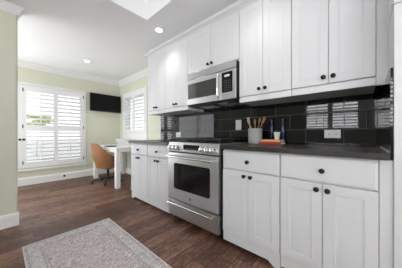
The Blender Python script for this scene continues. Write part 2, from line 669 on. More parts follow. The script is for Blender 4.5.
# partition at the left, its free end rounded
pr = []
for i in range(7):
    a = R(-90 + 15 * i)
    pr.append((0.097 + 0.022 * math.cos(a), 2.902 + 0.022 * math.sin(a)))
pr += [(0.119, 3.0), (XL - .15, 3.0), (XL - .15, 2.88)]
p_ = MB().prism(pr, 'z', 0, H)
struct('wall_partition', p_, M['wall'])

# baseboards
struct('baseboard_back', MB().prism([(YB, 0), (YB - .018, 0), (YB - .018, .128), (YB - .012, .142), (YB - .006, .152), (YB, .155)], 'x', -1.4, XN), M['trim'])
struct('baseboard_nook', MB().prism([(XN, 0), (XN - .018, 0), (XN - .018, .128), (XN - .012, .142), (XN - .006, .152), (XN, .155)], 'y', 2.84, YB - .018), M['trim'])
bb = MB()
bb.prism([(2.88, 0), (2.862, 0), (2.862, .115), (2.868, .130), (2.874, .140), (2.88, .143)], 'x', XL, 0.130)
bb.prism([(0.119, 0), (0.130, 0), (0.130, .115), (0.127, .130), (0.123, .140), (0.119, .143)], 'y', 2.88, 3.0)
struct('baseboard_partition', bb, M['trim'])


# crown mouldings
def crown_poly(w0, s):
    """profile on a wall whose face is at w0, room on the side s"""
    pts = [(0, H), (0, H - .105), (.012, H - .105), (.014, H - .092), (.030, H - .075), (.058, H - .045),
           (.074, H - .022), (.086, H - .018), (.086, H)]
    return [(w0 + s * u, v) for u, v in pts]


struct('trim_1', MB().prism(crown_poly(YB, -1), 'x', -1.4, XN), M['trim'])
struct('trim_2', MB().prism(crown_poly(XN, -1), 'y', 2.84, YB), M['trim'])
cp = MB()
pl = [(0, H), (0, H - .085), (.008, H - .085), (.009, H - .074), (.018, H - .058), (.032, H - .034), (.040, H - .018), (.046, H - .015), (.046, H)]
cp.prism([(2.88 - u, v) for u, v in pl], 'x', XL, 0.119)
# mitred corner and return
A = [cp.bm.verts.new((0.119, 2.88 - u, v)) for u, v in pl]
B = [cp.bm.verts.new((0.119 + u, 2.88 - u, v)) for u, v in pl]
C_ = [cp.bm.verts.new((0.119 + u, 3.0, v)) for u, v in pl]
for P_, Q_ in ((A, B), (B, C_)):
    for i in range(len(pl) - 1):
        cp.bm.faces.new((P_[i], P_[i + 1], Q_[i + 1], Q_[i]))
cp.bm.faces.new(C_)
struct('trim_3', cp, M['trim'])


# ------------------------------------------------------------------ shuttered windows
def shutter_window(name, loc, rotz, w, z0, z1, panels, tiers, casing, sill=None, hinges=True, knob=None, glassd=0.13, apron=0.0):
    """local frame: x along the wall, -y into the room, z up from the floor; opening w wide z0..z1
    panels: (xa, xb, la, lb) stile-to-stile extent and louvre extent; tiers: (za, zb) louvre zones"""
    root = bpy.data.objects.new(name, None)
    COL.objects.link(root)
    root.location = (0, 0, 0)
    root['kind'] = 'structure'
    ORG[root.name] = Vector((0, 0, 0))
    h = w / 2
    cw = casing
    m = MB()
    m.box(-h - cw, -h, -.022, 0, z0 - apron, z1 + cw)
    m.box(h, h + cw, -.022, 0, z0 - apron, z1 + cw)
    m.box(-h, h, -.022, 0, z1, z1 + cw)
    m.box(-h, h, -.022, 0, z0 - apron, z0) if apron else None
    m.build('casing', M['trim'], root, .003)
    # reveal inside the wall thickness
    m = MB()
    m.box(-h, -h + .012, 0, .15, z0, z1)
    m.box(h - .012, h, 0, .15, z0, z1)
    m.box(-h + .012, h - .012, 0, .15, z1 - .012, z1)
    m.box(-h + .012, h - .012, 0, .15, z0, z0 + .012)
    m.build('reveal', M['trim'], root)
    m = MB()
    g = .12
    m.box(-h + .012, -h + .05, g, g + .03, z0 + .012, z1 - .012)
    m.box(h - .05, h - .012, g, g + .03, z0 + .012, z1 - .012)
    m.box(-h + .05, h - .05, g, g + .03, z1 - .05, z1 - .012)
    m.box(-h + .05, h - .05, g, g + .03, z0 + .012, z0 + .05)
    m.build('sash', M['trim'], root)
    MB().box(-h + .045, h - .045, g + .013, g + .017, z0 + .045, z1 - .045).build('pane', M['glass'], root)
    if sill:
        m = MB()
        m.box(-h - cw - .015, h + cw + .015, -.055, 0, sill - .02, sill + .002)
        m.box(-h - cw, h + cw, -.020, 0, sill - .055, sill - .02)
        m.build('sill', M['trim'], root, .003)
    for pi, (xa, xb, la, lb) in enumerate(panels):
        zs0, zs1 = z0 + .006, z1 - .006
        y0, y1 = -.030, -.002 + .0
        m = MB()
        m.box(xa, la, y0, y1, zs0, zs1)
        m.box(lb, xb, y0, y1, zs0, zs1)
        zz = zs0
        for ta, tb in tiers:
            m.box(la, lb, y0, y1, zz, ta)
            zz = tb
        m.box(la, lb, y0, y1, zz, zs1)
        pn = m.build('shutter_panel', M['shutter'], root, .002)
        for ta, tb in tiers:
            n = max(1, round((tb - ta) / .083))
            pitch = (tb - ta) / n
            lv = MB()
            for k in range(n):
                zc = ta + pitch * (k + .5)
                mt = Matrix.Translation((0, -.016, zc)) @ Matrix.Rotation(R(TILT), 4, 'X')
                # elliptical slat
                prof = [(-.042, 0), (-.030, .0045), (0, .006), (.030, .0045), (.042, 0), (.030, -.0045), (0, -.006), (-.030, -.0045)]
                A = [lv.bm.verts.new(mt @ Vector((la + .002, u, v))) for u, v in prof]
                B = [lv.bm.verts.new(mt @ Vector((lb - .002, u, v))) for u, v in prof]
                for i in range(8):
                    j = (i + 1) % 8
                    lv.bm.faces.new((A[i], A[j], B[j], B[i]))
                lv.bm.faces.new(A[::-1])
                lv.bm.faces.new(B)
            lv.build('louvers', M['shutter'], pn, smooth=True)
            xc = (la + lb) / 2
            MB().box(xc - .009, xc + .009, -.072, -.060, ta + .02, tb - .02).build('tilt_rod', M['shutter'], pn, .002)
        if hinges:
            xh = xb if pi == len(panels) - 1 else xa
            sg = -1 if pi == len(panels) - 1 else 1
            for zh in (zs0 + .10, (zs0 + zs1) / 2, zs1 - .10):
                MB().box(xh - .008 + sg * .012, xh + .008 + sg * .012, -.0345, -.0295, zh - .035, zh + .035).build('hinge', M['dark'] if name == 'window_1' else M['trim'], root, .001)
    if knob:
        for kx in (knob[0] - .020, knob[0] + .034):
            mb = MB().lathe([(.020, 0), (.020, .004), (.008, .008), (.008, .022), (.017, .028), (.021, .038), (.018, .046), (0, .049)],
                            AX((0, -1, 0), (kx, -.030, knob[1])), 16)
            mb.build('knob', M['black'], root, smooth=True)
    root.location = loc
    root.rotation_euler = (0, 0, rotz)
    return root


TILT = -21
xc = (W1[0] + W1[1]) / 2
shutter_window('window_1', (xc, YB, 0), 0, W1[1] - W1[0], W1[2], W1[3],
               [(-.262 - xc, .260 - xc, -.195 - xc, .195 - xc), (.262 - xc, .785 - xc, .327 - xc, .745 - xc), (.787 - xc, 1.312 - xc, .826 - xc, 1.247 - xc)],
               [(.454, 1.082), (1.203, 1.872)], .042, sill=.315, knob=(.252 - xc, .911))
yc = (W2[0] + W2[1]) / 2
TILT = -12
shutter_window('window_2', (XN, yc, 0), R(-90), W2[1] - W2[0], W2[2], W2[3],
               [(yc - 4.70, yc - 4.185, yc - 4.62, yc - 4.235), (yc - 4.183, yc - 3.63, yc - 4.13, yc - 3.69)],
               [(1.13, 1.945)], .062, apron=.17, hinges=False)
TILT = -32
for nm, (a, b, z0, z1) in (('window_3', W3), ('window_4', W4)):
    cc = (a + b) / 2
    hw = (b - a) / 2
    shutter_window(nm, (XL, cc, 0), R(90), b - a, z0, z1,
                   [(-hw, -.001, -hw + .055, -.058), (.001, hw, .058, hw - .055)],
                   [(1.20, 1.60), (1.68, 2.12)], .07, sill=1.10, hinges=False)

# black rubber stop on the far baseboard
ds = MB().lathe([(.022, 0), (.022, .006), (.016, .012), (.014, .03), (0, .034)], AX((0, -1, 0), (0.935, YB - .018, .085)), 14)
tag(ds.build('door_stop', M['black'], None, smooth=True), 'small round black stop fixed on the white baseboard below the wide shuttered window', 'door stop')

# tree out in the garden
tr = thing('garden_tree', 'pale green garden tree glimpsed through the slats of the wide shuttered window', 'tree', (1.25, 13, -.2))
cr = MB()
for k in range(60):
    a, r_, z = random.uniform(0, 6.28), random.uniform(0, .75), random.uniform(1.5, 2.0)
    bmesh.ops.create_icosphere(cr.bm, subdivisions=1, radius=random.uniform(.07, .15),
                               matrix=Matrix.Translation((1.25 + r_ * math.cos(a), 13 + r_ * math.sin(a), z)))
cr.build('crown', M['foliage'], tr)
MB().tube([(1.25, 13, -.2), (1.27, 13, .8), (1.24, 13, 1.7)], [.03, .02, .012]).build('trunk', M['bark'], tr, smooth=True)

# ------------------------------------------------------------------ backsplash (wall finish)
bs = MB()
bs.box(1.99, 2.0, -.115, 2.80, .915, 1.60)
bs.box(1.385, 1.99, -.125, -.115, .915, 1.374)
struct('wall_tiles', bs, M['tile'])
struct('trim_7', MB().box(1.985, 2.0, 2.80, 2.808, .917, 1.40), M['trim'])


# ------------------------------------------------------------------ cabinet parts
def door_bm(mb, y0, y1, z0, z1, xf, t=.02, fr=.056, rec=.0045, sl=.009):
    """recessed-panel door with its face at x = xf, facing -x"""
    def ring(i, x):
        return [mb.bm.verts.new((x, yy, zz)) for yy, zz in ((y0 + i, z0 + i), (y1 - i, z0 + i), (y1 - i, z1 - i), (y0 + i, z1 - i))]
    rs = [ring(0, xf + t), ring(0, xf + .002), ring(.002, xf), ring(fr, xf), ring(fr + .003, xf + .003),
          ring(fr + sl, xf + rec - .002), ring(fr + sl + .002, xf + rec)]
    for a, b in zip(rs, rs[1:]):
        for i in range(4):
            j = (i + 1) % 4
            mb.bm.faces.new((a[i], a[j], b[j], b[i]))
    mb.bm.faces.new(rs[-1])
    mb.bm.faces.new(rs[0][::-1])


def slab_bm(mb, y0, y1, z0, z1, xf, t=.02):
    def ring(i, x):
        return [mb.bm.verts.new((x, yy, zz)) for yy, zz in ((y0 + i, z0 + i), (y1 - i, z0 + i), (y1 - i, z1 - i), (y0 + i, z1 - i))]
    rs = [ring(0, xf + t), ring(0, xf + .006), ring(.003, xf + .003), ring(.009, xf + .002), ring(.012, xf)]
    for a, b in zip(rs, rs[1:]):
        for i in range(4):
            j = (i + 1) % 4
            mb.bm.faces.new((a[i], a[j], b[j], b[i]))
    mb.bm.faces.new(rs[-1])
    mb.bm.faces.new(rs[0][::-1])


def knob(parent, x, y, z):
    pr = [(.010, 0), (.010, .003), (.006, .006), (.0058, .014), (.012, .018), (.0165, .023), (.0165, .028), (.011, .033), (0, .035)]
    return MB().lathe(pr, AX((-1, 0, 0), (x, y, z)), 18).build('knob', M['black'], parent, smooth=True)


def doors(root, y0, y1, z0, z1, xf, kz, fr=.056):
    ym = (y0 + y1) / 2
    for (a, b, ky) in ((y0, ym - .0015, ym - .030), (ym + .0015, y1, ym + .030)):
        m = MB()
        door_bm(m, a, b, z0, z1, xf, fr=fr)
        d = m.build('door', M['cab'], root)
        if kz is not None:
            knob(d, xf, ky, kz)


def base_cabinet(y0, y1, label, foot_lo=False, foot_hi=False, end_hi=False):
    root = thing('base_cabinet', label, 'cabinet', (1.7, (y0 + y1) / 2, 0), 'white base cabinets')
    xf, xb = 1.38, 1.402
    m = MB()
    m.box(xb + .001, 1.985, y0 + .001, y1 - .001, .125, .880)
    if not foot_lo:
        m.box(1.47, 1.52, y0 + .001, y1 - .001, 0, .125)
    else:
        m.box(1.47, 1.52, y0 + .06, y1 - .001, 0, .125)
    m.build('body', M['cab'], root, .0015)
    # toe rail with feet, set flush with the face frame
    t = MB()
    zt = .034
    lo, hi = (.075 if foot_lo else 0), (.06 if foot_hi else 0)
    poly = [(y0 + .001, .124), (y0 + .001, 0 if foot_lo else zt)]
    if foot_lo:
        poly += [(y0 + .05, 0), (y0 + lo, .018), (y0 + lo + .02, zt)]
    if foot_hi:
        poly += [(y1 - hi - .02, zt), (y1 - hi, .018), (y1 - .04, 0), (y1 - .001, 0)]
    else:
        poly += [(y1 - .001, zt)]
    poly += [(y1 - .001, .124)]
    t.prism(poly, 'x', 1.392, 1.412)
    t.build('toe_rail', M['cab'], root, .0015)
    if foot_lo:
        MB().box(1.412, 1.98, y0 + .001, y0 + .02, 0, .124).build('side_skirt', M['cab'], root)
    if foot_hi:
        MB().box(1.412, 1.98, y1 - .02, y1 - .001, 0, .124).build('side_skirt', M['cab'], root)
    m = MB()
    slab_bm(m, y0 + .003, y1 - .003, .706, .868, xf)
    d = m.build('drawer', M['cab'], root)
    knob(d, xf, (y0 + y1) / 2, .785)
    doors(root, y0 + .003, y1 - .003, .128, .699, xf, .662)
    return root


base_cabinet(2.262, 2.745, 'white two-door base cabinet with one drawer at the far end next to the desk', foot_hi=True)
base_cabinet(1.778, 2.260, 'white two-door base cabinet with one drawer just left of the steel range')
base_cabinet(.452, .968, 'white two-door base cabinet with one drawer just right of the steel range', foot_lo=True)
base_cabinet(-.073, .450, 'white two-door base cabinet with one drawer nearest the viewer')
struct('trim_4', MB().box(1.390, 1.41, -.1268, -.0735, 0, .880), M['cab'], .001)

# counters
tag(MB().box(1.352, 1.99, 1.762, 2.772, .882, .917).build('countertop', M['stone'], None, .004), 'short dark stone countertop on the far white cabinets, left of the range', 'countertop', 'dark stone countertops')
tag(MB().box(1.352, 1.99, -.113, .972, .882, .917).build('countertop', M['stone'], None, .004), 'long dark brown stone countertop at the right, holding crock and books', 'countertop', 'dark stone countertops')

struct('trim_8', MB().box(1.39, 1.988, -.1149, -.1095, .9175, .924), M['binding'])

# upper cabinets
XU = 1.66


def upper_cabinet(y0, y1, z0, zd0, zd1, kz, label, rail=True):
    root = thing('upper_cabinet', label, 'cabinet', (1.83, (y0 + y1) / 2, z0), 'white upper cabinets')
    MB().box(XU + .0202, 1.988, y0 + .0005, y1 - .001, z0, 2.335).build('body', M['cab'], root, .0015)
    doors(root, y0 + .002, y1 - .002, zd0, zd1, XU, kz, fr=.058)
    if rail:
        MB().box(XU + .004, 1.988, y0 + .001, y1 - .001, 1.347, z0 - .001).build('light_rail', M['cab'], root, .003)
    return root


upper_cabinet(2.222, 2.703, 1.398, 1.408, 2.315, 1.447, 'white two-door upper cabinet at the far left end of the row')
upper_cabinet(1.728, 2.220, 1.398, 1.408, 2.315, 1.447, 'white two-door upper cabinet just left of the microwave')
upper_cabinet(.448, .953, 1.398, 1.408, 2.315, 1.455, 'tall white two-door upper cabinet just right of the microwave, above the utensil crock')
upper_cabinet(-.073, .446, 1.398, 1.408, 2.315, 1.455, 'tall white two-door upper cabinet nearest the viewer at the right end')
upper_cabinet(.955, 1.726, 1.800, 1.815, 2.315, 1.858, 'short white two-door cabinet directly above the steel microwave', rail=False)
struct('trim_5', MB().box(XU + .006, XU + .026, -.1268, -.0735, 1.345, 2.335), M['cab'], .001)

# crown along the upper cabinets, returned at the far end
cc = MB()
cpf = [(XU + .03, 2.439), (XU + .03, 2.318), (XU + .002, 2.318), (XU - .004, 2.330), (XU - .012, 2.338), (XU - .030, 2.350), (XU - .038, 2.356), (XU - .038, 2.368), (XU + .020, 2.374), (XU + .020, 2.439)]
cc.prism(cpf, 'y', -.1268, 2.703)
n = len(cpf)
A = [cc.bm.verts.new((x, 2.703, z)) for x, z in cpf]
B = [cc.bm.verts.new((x, 2.703 + max(0, XU + .002 - x) * 1.0, z)) for x, z in cpf]
C_ = [cc.bm.verts.new((1.998, 2.703 + max(0, XU + .002 - x) * 1.0, z)) for x, z in cpf]
for P_, Q_ in ((A, B), (B, C_)):
    for i in range(n - 1):
        try:
            cc.bm.faces.new((P_[i], P_[i + 1], Q_[i + 1], Q_[i]))
        except ValueError:
            pass
struct('trim_6', cc, M['cab'])

# tall end cabinet at the right edge with its own moulding
tc_ = thing('tall_cabinet', 'tall white end cabinet with a moulding, cut by the right edge of the photo', 'cabinet', (1.68, -.5, 0))
MB().box(1.375, 1.985, -.95, -.127, 0, 2.30).build('body', M['cab'], tc_, .002)
mo = MB()
mp_ = [(1.374, 1.700), (1.366, 1.702), (1.360, 1.716), (1.348, 1.730), (1.342, 1.745), (1.342, 1.765), (1.374, 1.775)]
mo.prism(mp_, 'y', -.95, -.118)
# return along the side
ms = [(-.126, 1.700), (-.124, 1.702), (-.123, 1.716), (-.120, 1.730), (-.118, 1.745), (-.118, 1.765), (-.126, 1.775)]
mo.prism(ms, 'x', 1.345, 1.656)
mo.build('moulding', M['cab'], tc_)

# ------------------------------------------------------------------ range
rg = thing('range', 'stainless steel gas range with black oven window, between the white base cabinets', 'range', (1.66, 1.38, 0))
Y0, Y1 = .992, 1.752
MB().box(1.392, 1.978, Y0 + .003, Y1 - .003, .07, .900).build('body', M['dark'], rg, .003)
leg0 = []
for (lx, ly) in ((1.43, Y0 + .05), (1.43, Y1 - .05), (1.93, Y0 + .05), (1.93, Y1 - .05)):
    MB().lathe([(.018, 0), (.018, .01), (.012, .014), (.012, .075)], Matrix.Translation((lx, ly, 0)), 12).build('foot', M['dark'], rg, smooth=True)
# control panel, leaning back
m = MB()
m.prism([(1.392, .818), (1.352, .818), (1.350, .830), (1.362, .905), (1.372, .922), (1.392, .924)], 'y', Y0, Y1)
cpn = m.build('control_panel', M['steel'], rg, .002)
nrm = Vector((-.075, 0, .012)).normalized()
for ky in (1.052, 1.122, 1.192, 1.560, 1.625, 1.690):
    kb = MB().lathe([(.032, 0), (.032, .005), (.029, .009), (.026, .030), (.024, .040), (.020, .043), (0, .043)],
                    AX(nrm, (1.3545, ky, .862)), 20)
    k_ = kb.build('knob', M['steel2'], cpn, smooth=True)
dm = AX(nrm, (1.3548, 1.36, .862))
ds_ = MB()
ds_.box(-.040, .040, -.116, .120, -.001, .002, Matrix.Translation((1.3548, 1.36, .862)) @ Matrix(((0, 0, -.9874, 0), (0, 1, 0, 0), (1, 0, .158, 0), (0, 0, 0, 1))))
dsp = ds_.build('display', M['glass_black'], cpn, .002)
bt = MB()
for r_ in range(3):
    for q in range(8):
        yq, zq = 1.36 + (q - 3.5) * .024, .862 - .022 + r_ * .020
        bt.box(1.3545 + (zq - .862) * .158 - .0035, 1.3545 + (zq - .862) * .158 - .0020, yq - .006, yq + .006, zq - .004, zq + .004)
bt.build('buttons', M['grey_print'], cpn)
# oven door
m = MB()
m.box(1.350, 1.390, Y0 + .004, Y1 - .004, .262, .806)
od = m.build('oven_door', M['steel'], rg, .004)


def rrect(y0, y1, z0, z1, r, n=6):
    pts = []
    for cy, cz, a0 in ((y1 - r, z1 - r, 0), (y0 + r, z1 - r, 90), (y0 + r, z0 + r, 180), (y1 - r, z0 + r, 270)):
        for k in range(n + 1):
            a = R(a0 + 90 * k / n)
            pts.append((cy + r * math.cos(a), cz + r * math.sin(a)))
    return pts


MB().prism(rrect(1.095, 1.640, .388, .686, .022), 'x', 1.3485, 1.352).build('oven_window', M['glass_black'], od)


def bar_handle(parent, ya, yb, z, xface, out=.055, r=.011):
    m = MB()
    m.tube([(xface - out, ya, z), (xface - out, (ya + yb) / 2, z), (xface - out, yb, z)], r, 14)
    for yy in (ya + .02, yb - .02):
        m.box(xface - out, xface, yy - .014, yy + .014, z - .010, z + .010)
    return m.build('handle', M['steel2'], parent, .002, smooth=False)


bar_handle(od, Y0 + .035, Y1 - .035, .762, 1.350)
# round maker's badge
bd = MB().lathe([(.013, 0), (.013, .002), (.011, .003), (0, .003)], AX((-1, 0, 0), (1.350, 1.371, .315)), 20)
badge = bd.build('badge', M['dark'], od, smooth=True)
MB().tube([(1.3465, 1.371 + .006 * math.cos(t), .315 + .006 * math.sin(t)) for t in [i * .55 for i in range(11)]], .0012, 6).build('emblem', M['steel2'], badge)
m = MB().box(1.350, 1.390, Y0 + .004, Y1 - .004, .070, .248)
wd = m.build('drawer', M['steel'], rg, .004)
bar_handle(wd, Y0 + .045, Y1 - .045, .226, 1.350, out=.045, r=.010)
# cooktop
MB().box(1.366, 1.975, Y0, Y1, .901, .926).build('cooktop', M['steel'], rg, .004)
MB().box(1.42, 1.955, Y0 + .03, Y1 - .03, .926, .929).build('burner_tray', M['iron'], rg, .002)
for gi in range(3):
    ya = Y0 + .035 + gi * .2325
    yb_ = ya + .225
    m = MB()
    zt0, zt1 = .956, .970
    for xx in (1.44, 1.69, 1.94):
        m.box(xx - .006, xx + .006, ya, yb_, zt0, zt1)
    for yy in (ya + .006, (ya + yb_) / 2, yb_ - .006):
        m.box(1.44, 1.94, yy - .006, yy + .006, zt0, zt1)
    for xx in (1.565, 1.815):
        m.box(xx - .005, xx + .005, ya + .03, yb_ - .03, zt0, zt1 + .004)
        for s in (-1, 1):
            m.box(xx - .045 * s - .005, xx - .045 * s + .005, ya + .06, yb_ - .06, zt0, zt1 + .002)
    for xx in (1.446, 1.934):
        for yy in (ya + .008, yb_ - .008):
            m.box(xx - .007, xx + .007, yy - .007, yy + .007, .929, zt0)
    m.build('grate', M['iron'], rg, .0015)
for bx, by, br_ in ((1.565, 1.14, .045), (1.815, 1.14, .035), (1.69, 1.372, .05), (1.565, 1.604, .035), (1.815, 1.604, .045)):
    MB().lathe([(br_, .929), (br_, .936), (br_ * .8, .938), (br_ * .8, .944), (0, .945)], Matrix.Translation((bx, by, 0)), 20).build('burner', M['iron'], rg, smooth=True)

# ------------------------------------------------------------------ microwave
mw = thing('microwave', 'stainless steel over-the-range microwave hung under the short white cabinet', 'microwave', (1.8, 1.33, 1.39))
MY0, MY1, MX = .968, 1.700, 1.62
MB().box(MX + .011, 1.985, MY0 + .002, MY1 - .002, 1.392, 1.797).build('body', M['dark'], mw, .003)
vs = MB().prism([(MX + .0105, 1.720), (MX + .001, 1.720), (MX + .005, 1.797), (MX + .0105, 1.797)], 'y', MY0, MY1)
vent = vs.build('vent_panel', M['steel'], mw, .002)
m = MB().box(MX, MX + .010, 1.160, MY1, 1.396, 1.714)
md = m.build('door', M['steel'], mw, .004)
MB().prism(rrect(1.20, 1.682, 1.468, 1.660, .012), 'x', MX - .0015, MX + .002).build('window', M['mw_glass'], md)
hm = MB()
hm.tube([(MX, 1.184, 1.425), (MX - .030, 1.184, 1.437), (MX - .036, 1.184, 1.47), (MX - .036, 1.184, 1.56), (MX - .036, 1.184, 1.65), (MX - .030, 1.184, 1.683), (MX, 1.184, 1.695)], .011, 12)
hm.build('handle', M['steel2'], md, smooth=True)
m = MB().box(MX, MX + .010, MY0, 1.157, 1.396, 1.714)
mc = m.build('control_panel', M['steel'], mw, .004)
MB().prism(rrect(1.010, 1.146, 1.472, 1.690, .008), 'x', MX - .0015, MX + .002).build('keypad', M['glass_black'], mc)
MB().prism(rrect(1.045, 1.112, 1.640, 1.662, .010), 'x', MX - .0028, MX - .0014).build('clock_display', M['plate'], mc)
kk = MB()
for r_ in range(5):
    for q in range(4):
        kk.box(MX - .0026, MX - .0014, 1.034 + q * .024 - .005, 1.034 + q * .024 + .007, 1.492 + r_ * .025, 1.499 + r_ * .025)
kk.build('keys', M['grey_print'], mc)
u = MB()
u.box(MX + .04, 1.94, MY0 + .03, MY1 - .03, 1.376, 1.392)
un = u.build('underside', M['dark'], mw, .004)
MB().box(MX + .07, MX + .11, 1.13, 1.24, 1.3725, 1.3765).build('task_lamp', M['plate'], mw, .001)
for q in range(2):
    f = MB()
    for k in range(9):
        f.box(MX + .14 + k * .018, MX + .148 + k * .018, MY0 + .08 + q * .32, MY0 + .32 + q * .32, 1.373, 1.377)
    f.build('grease_filter', M['steel'], mw)

# ------------------------------------------------------------------ outlets and switches
def plate(name, label, cat, y, z, hy, hz, m, kind):
    root = thing(name, label, cat, (1.99, y, z))
    MB().box(1.984, 1.9895, y - hy, y + hy, z - hz, z + hz).build('cover_plate', m, root, .0015)
    if kind == 'outlet':
        for s in (-1, 1):
            q = MB()
            if hy > hz:
                q.box(1.9825, 1.9845, y + s * .026 - .016, y + s * .026 + .016, z - .014, z + .014)
            else:
                q.box(1.9825, 1.9845, y - .014, y + .014, z + s * .022 - .015, z + s * .022 + .015)
            so = q.build('socket', M['plate'] if m is M['plate'] else M['plate_steel'], root, .001)
            sl = MB()
            cy_, cz_ = (y + s * .026, z) if hy > hz else (y, z + s * .022)
            sl.box(1.9815, 1.9827, cy_ - .007, cy_ - .004, cz_ - .005, cz_ + .005)
            sl.box(1.9815, 1.9827, cy_ + .004, cy_ + .007, cz_ - .005, cz_ + .005)
            sl.build('slots', M['dark'], so)
    else:
        MB().box(1.9815, 1.9845, y - hy * .42, y + hy * .42, z - hz * .6, z + hz * .6).build('rocker', m, root, .001)
    return root


plate('wall_outlet', 'wide white double outlet on black tiles at the right, below the reflected window', 'outlet', .195, 1.022, .060, .037, M['plate'], 'outlet')
plate('wall_outlet', 'small square white outlet on black tiles left of the range', 'outlet', 2.295, 1.006, .062, .040, M['plate'], 'outlet')
plate('light_switch', 'grey metal switch plate on black tiles behind the utensil crock', 'switch', 1.150, 1.135, .040, .062, M['plate_steel'], 'switch')

# ------------------------------------------------------------------ things on the counter
ZC = .9172
cx_, cy_ = 1.865, .872
ck = MB().lathe([(.070, 0), (.074, .003), (.075, .012), (.075, .160), (.073, .165), (.069, .165), (.067, .160), (.067, .012), (0, .010)], Matrix.Translation((cx_, cy_, ZC)), 36)
tag(ck.build('utensil_crock', M['ceramic'], None, smooth=True), 'grey stoneware crock full of wooden utensils on the dark counter', 'crock')


def utensil(kind, label, m, base, top, rot=0):
    b_, t_ = Vector(base), Vector(top)
    d = (t_ - b_).normalized()
    root = thing(kind, label, 'utensil', tuple(b_), 'wooden utensils in the crock')
    h0 = b_ + d * ((t_ - b_).length - .075)
    MB().tube([b_, (b_ + h0) / 2, h0], [.0055, .0055, .006], 8).build('handle', m, root, smooth=True)
    side = d.cross(Vector((1, .3, 0))).normalized()
    nn = d.cross(side).normalized()
    bm_ = MB()
    prof = [(0, .006), (.012, .010), (.03, .020), (.05, .024), (.068, .019), (.078, .006)] if kind == 'wooden_spoon' else \
           [(0, .006), (.010, .014), (.02, .024), (.05, .027), (.078, .028), (.082, .024)]
    th = .004
    ra, rb = [], []
    for (s, w) in prof:
        p0 = h0 + d * s
        dip = .006 * math.sin(math.pi * s / .082) if kind == 'wooden_spoon' else 0
        ra.append([bm_.bm.verts.new(p0 + side * w * .5 * k + nn * (th - dip * (1 - abs(k)))) for k in (-1, -.5, 0, .5, 1)])
        rb.append([bm_.bm.verts.new(p0 + side * w * .5 * k - nn * (th + dip * (1 - abs(k)))) for k in (-1, -.5, 0, .5, 1)])
    for G in (ra, rb):
        for i in range(len(G) - 1):
            for k in range(4):
                bm_.bm.faces.new((G[i][k], G[i][k + 1], G[i + 1][k + 1], G[i + 1][k]))
    for i in range(len(ra) - 1):
        for k in (0, 4):
            bm_.bm.faces.new((ra[i][k], ra[i + 1][k], rb[i + 1][k], rb[i][k]))
    for i in (0, len(ra) - 1):
        for k in range(4):
            bm_.bm.faces.new((ra[i][k], ra[i][k + 1], rb[i][k + 1], rb[i][k]))
    bm_.build('bowl' if kind == 'wooden_spoon' else 'blade', m, root, smooth=True)


U = ZC + .014
utensil('wooden_spoon', 'pale wooden spoon leaning furthest left in the crock', M['wood1'], (cx_ + .026, cy_ - .012, U), (cx_ + .022, cy_ + .102, U + .255))
utensil('wooden_spatula', 'pale wooden spatula second from left in the crock', M['wood1'], (cx_ - .03, cy_ + .012, U), (cx_ - .030, cy_ + .068, U + .268))
utensil('wooden_spoon', 'brown wooden spoon standing nearly upright at the middle of the crock', M['wood3'], (cx_ + .046, cy_ + .01, U), (cx_ + .048, cy_ + .028, U + .255))
utensil('wooden_spoon', 'reddish wooden spoon leaning right in the crock', M['wood2'], (cx_ - .03, cy_ - .018, U), (cx_ - .032, cy_ - .070, U + .262))
utensil('wooden_spatula', 'brown wooden spatula leaning furthest right in the crock', M['wood3'], (cx_ - .002, cy_ + .012, U), (cx_ - .004, cy_ - .108, U + .262))


def book(z, y0, y1, x0, x1, th, m, label):
    root = thing('book', label, 'book', ((x0 + x1) / 2, (y0 + y1) / 2, z), 'books stacked on the counter')
    b = MB()
    b.box(x0, x1, y0, y1, z, z + .003)
    b.box(x0, x1, y0, y1, z + th - .003, z + th)
    b.box(x0, x0 + .004, y0, y1, z + .003, z + th - .003)
    b.build('cover', m, root, .001)
    MB().box(x0 + .004, x1 - .004, y0 + .004, y1 - .004, z + .003, z + th - .003).build('pages', M['paper'], root)


book(ZC, .580, .790, 1.80, 1.945, .026, M['red'], 'dark red book lying at the bottom of the stack on the counter')
book(ZC + .0262, .588, .784, 1.803, 1.942, .020, M['yellow'], 'orange yellow book lying on top of the red book')
ZB = ZC + .0464


def bottle(x, y, label, h=.27):
    root = thing('bottle', label, 'bottle', (x, y, ZC), 'navy blue bottles behind the books')
    MB().lathe([(.021, 0), (.023, .004), (.023, h * .62), (.020, h * .70), (.0135, h * .78), (.0125, h * .90), (.0145, h * .90), (.0145, h * .92), (0, h * .92)],
               Matrix.Translation((x, y, ZC)), 22).build('glass_body', M['navy'], root, smooth=True)
    MB().lathe([(.015, h * .92), (.015, h * .985), (.012, h), (0, h)], Matrix.Translation((x, y, ZC)), 18).build('cap', M['navy'], root, smooth=True)


bottle(1.968, .728, 'slim navy blue bottle behind the books, closer to the utensil crock')
bottle(1.968, .612, 'slim navy blue bottle behind the books, further from the crock')
cu = MB().lathe([(.020, 0), (.023, .003), (.030, .055), (.034, .078), (.032, .078), (.028, .055), (.021, .006), (0, .006)], Matrix.Translation((1.90, .650, ZB)), 26)
tag(cu.build('small_cup', M['ceramic'] if False else M['plate'], None, smooth=True), 'small white cup standing on the yellow book', 'cup')

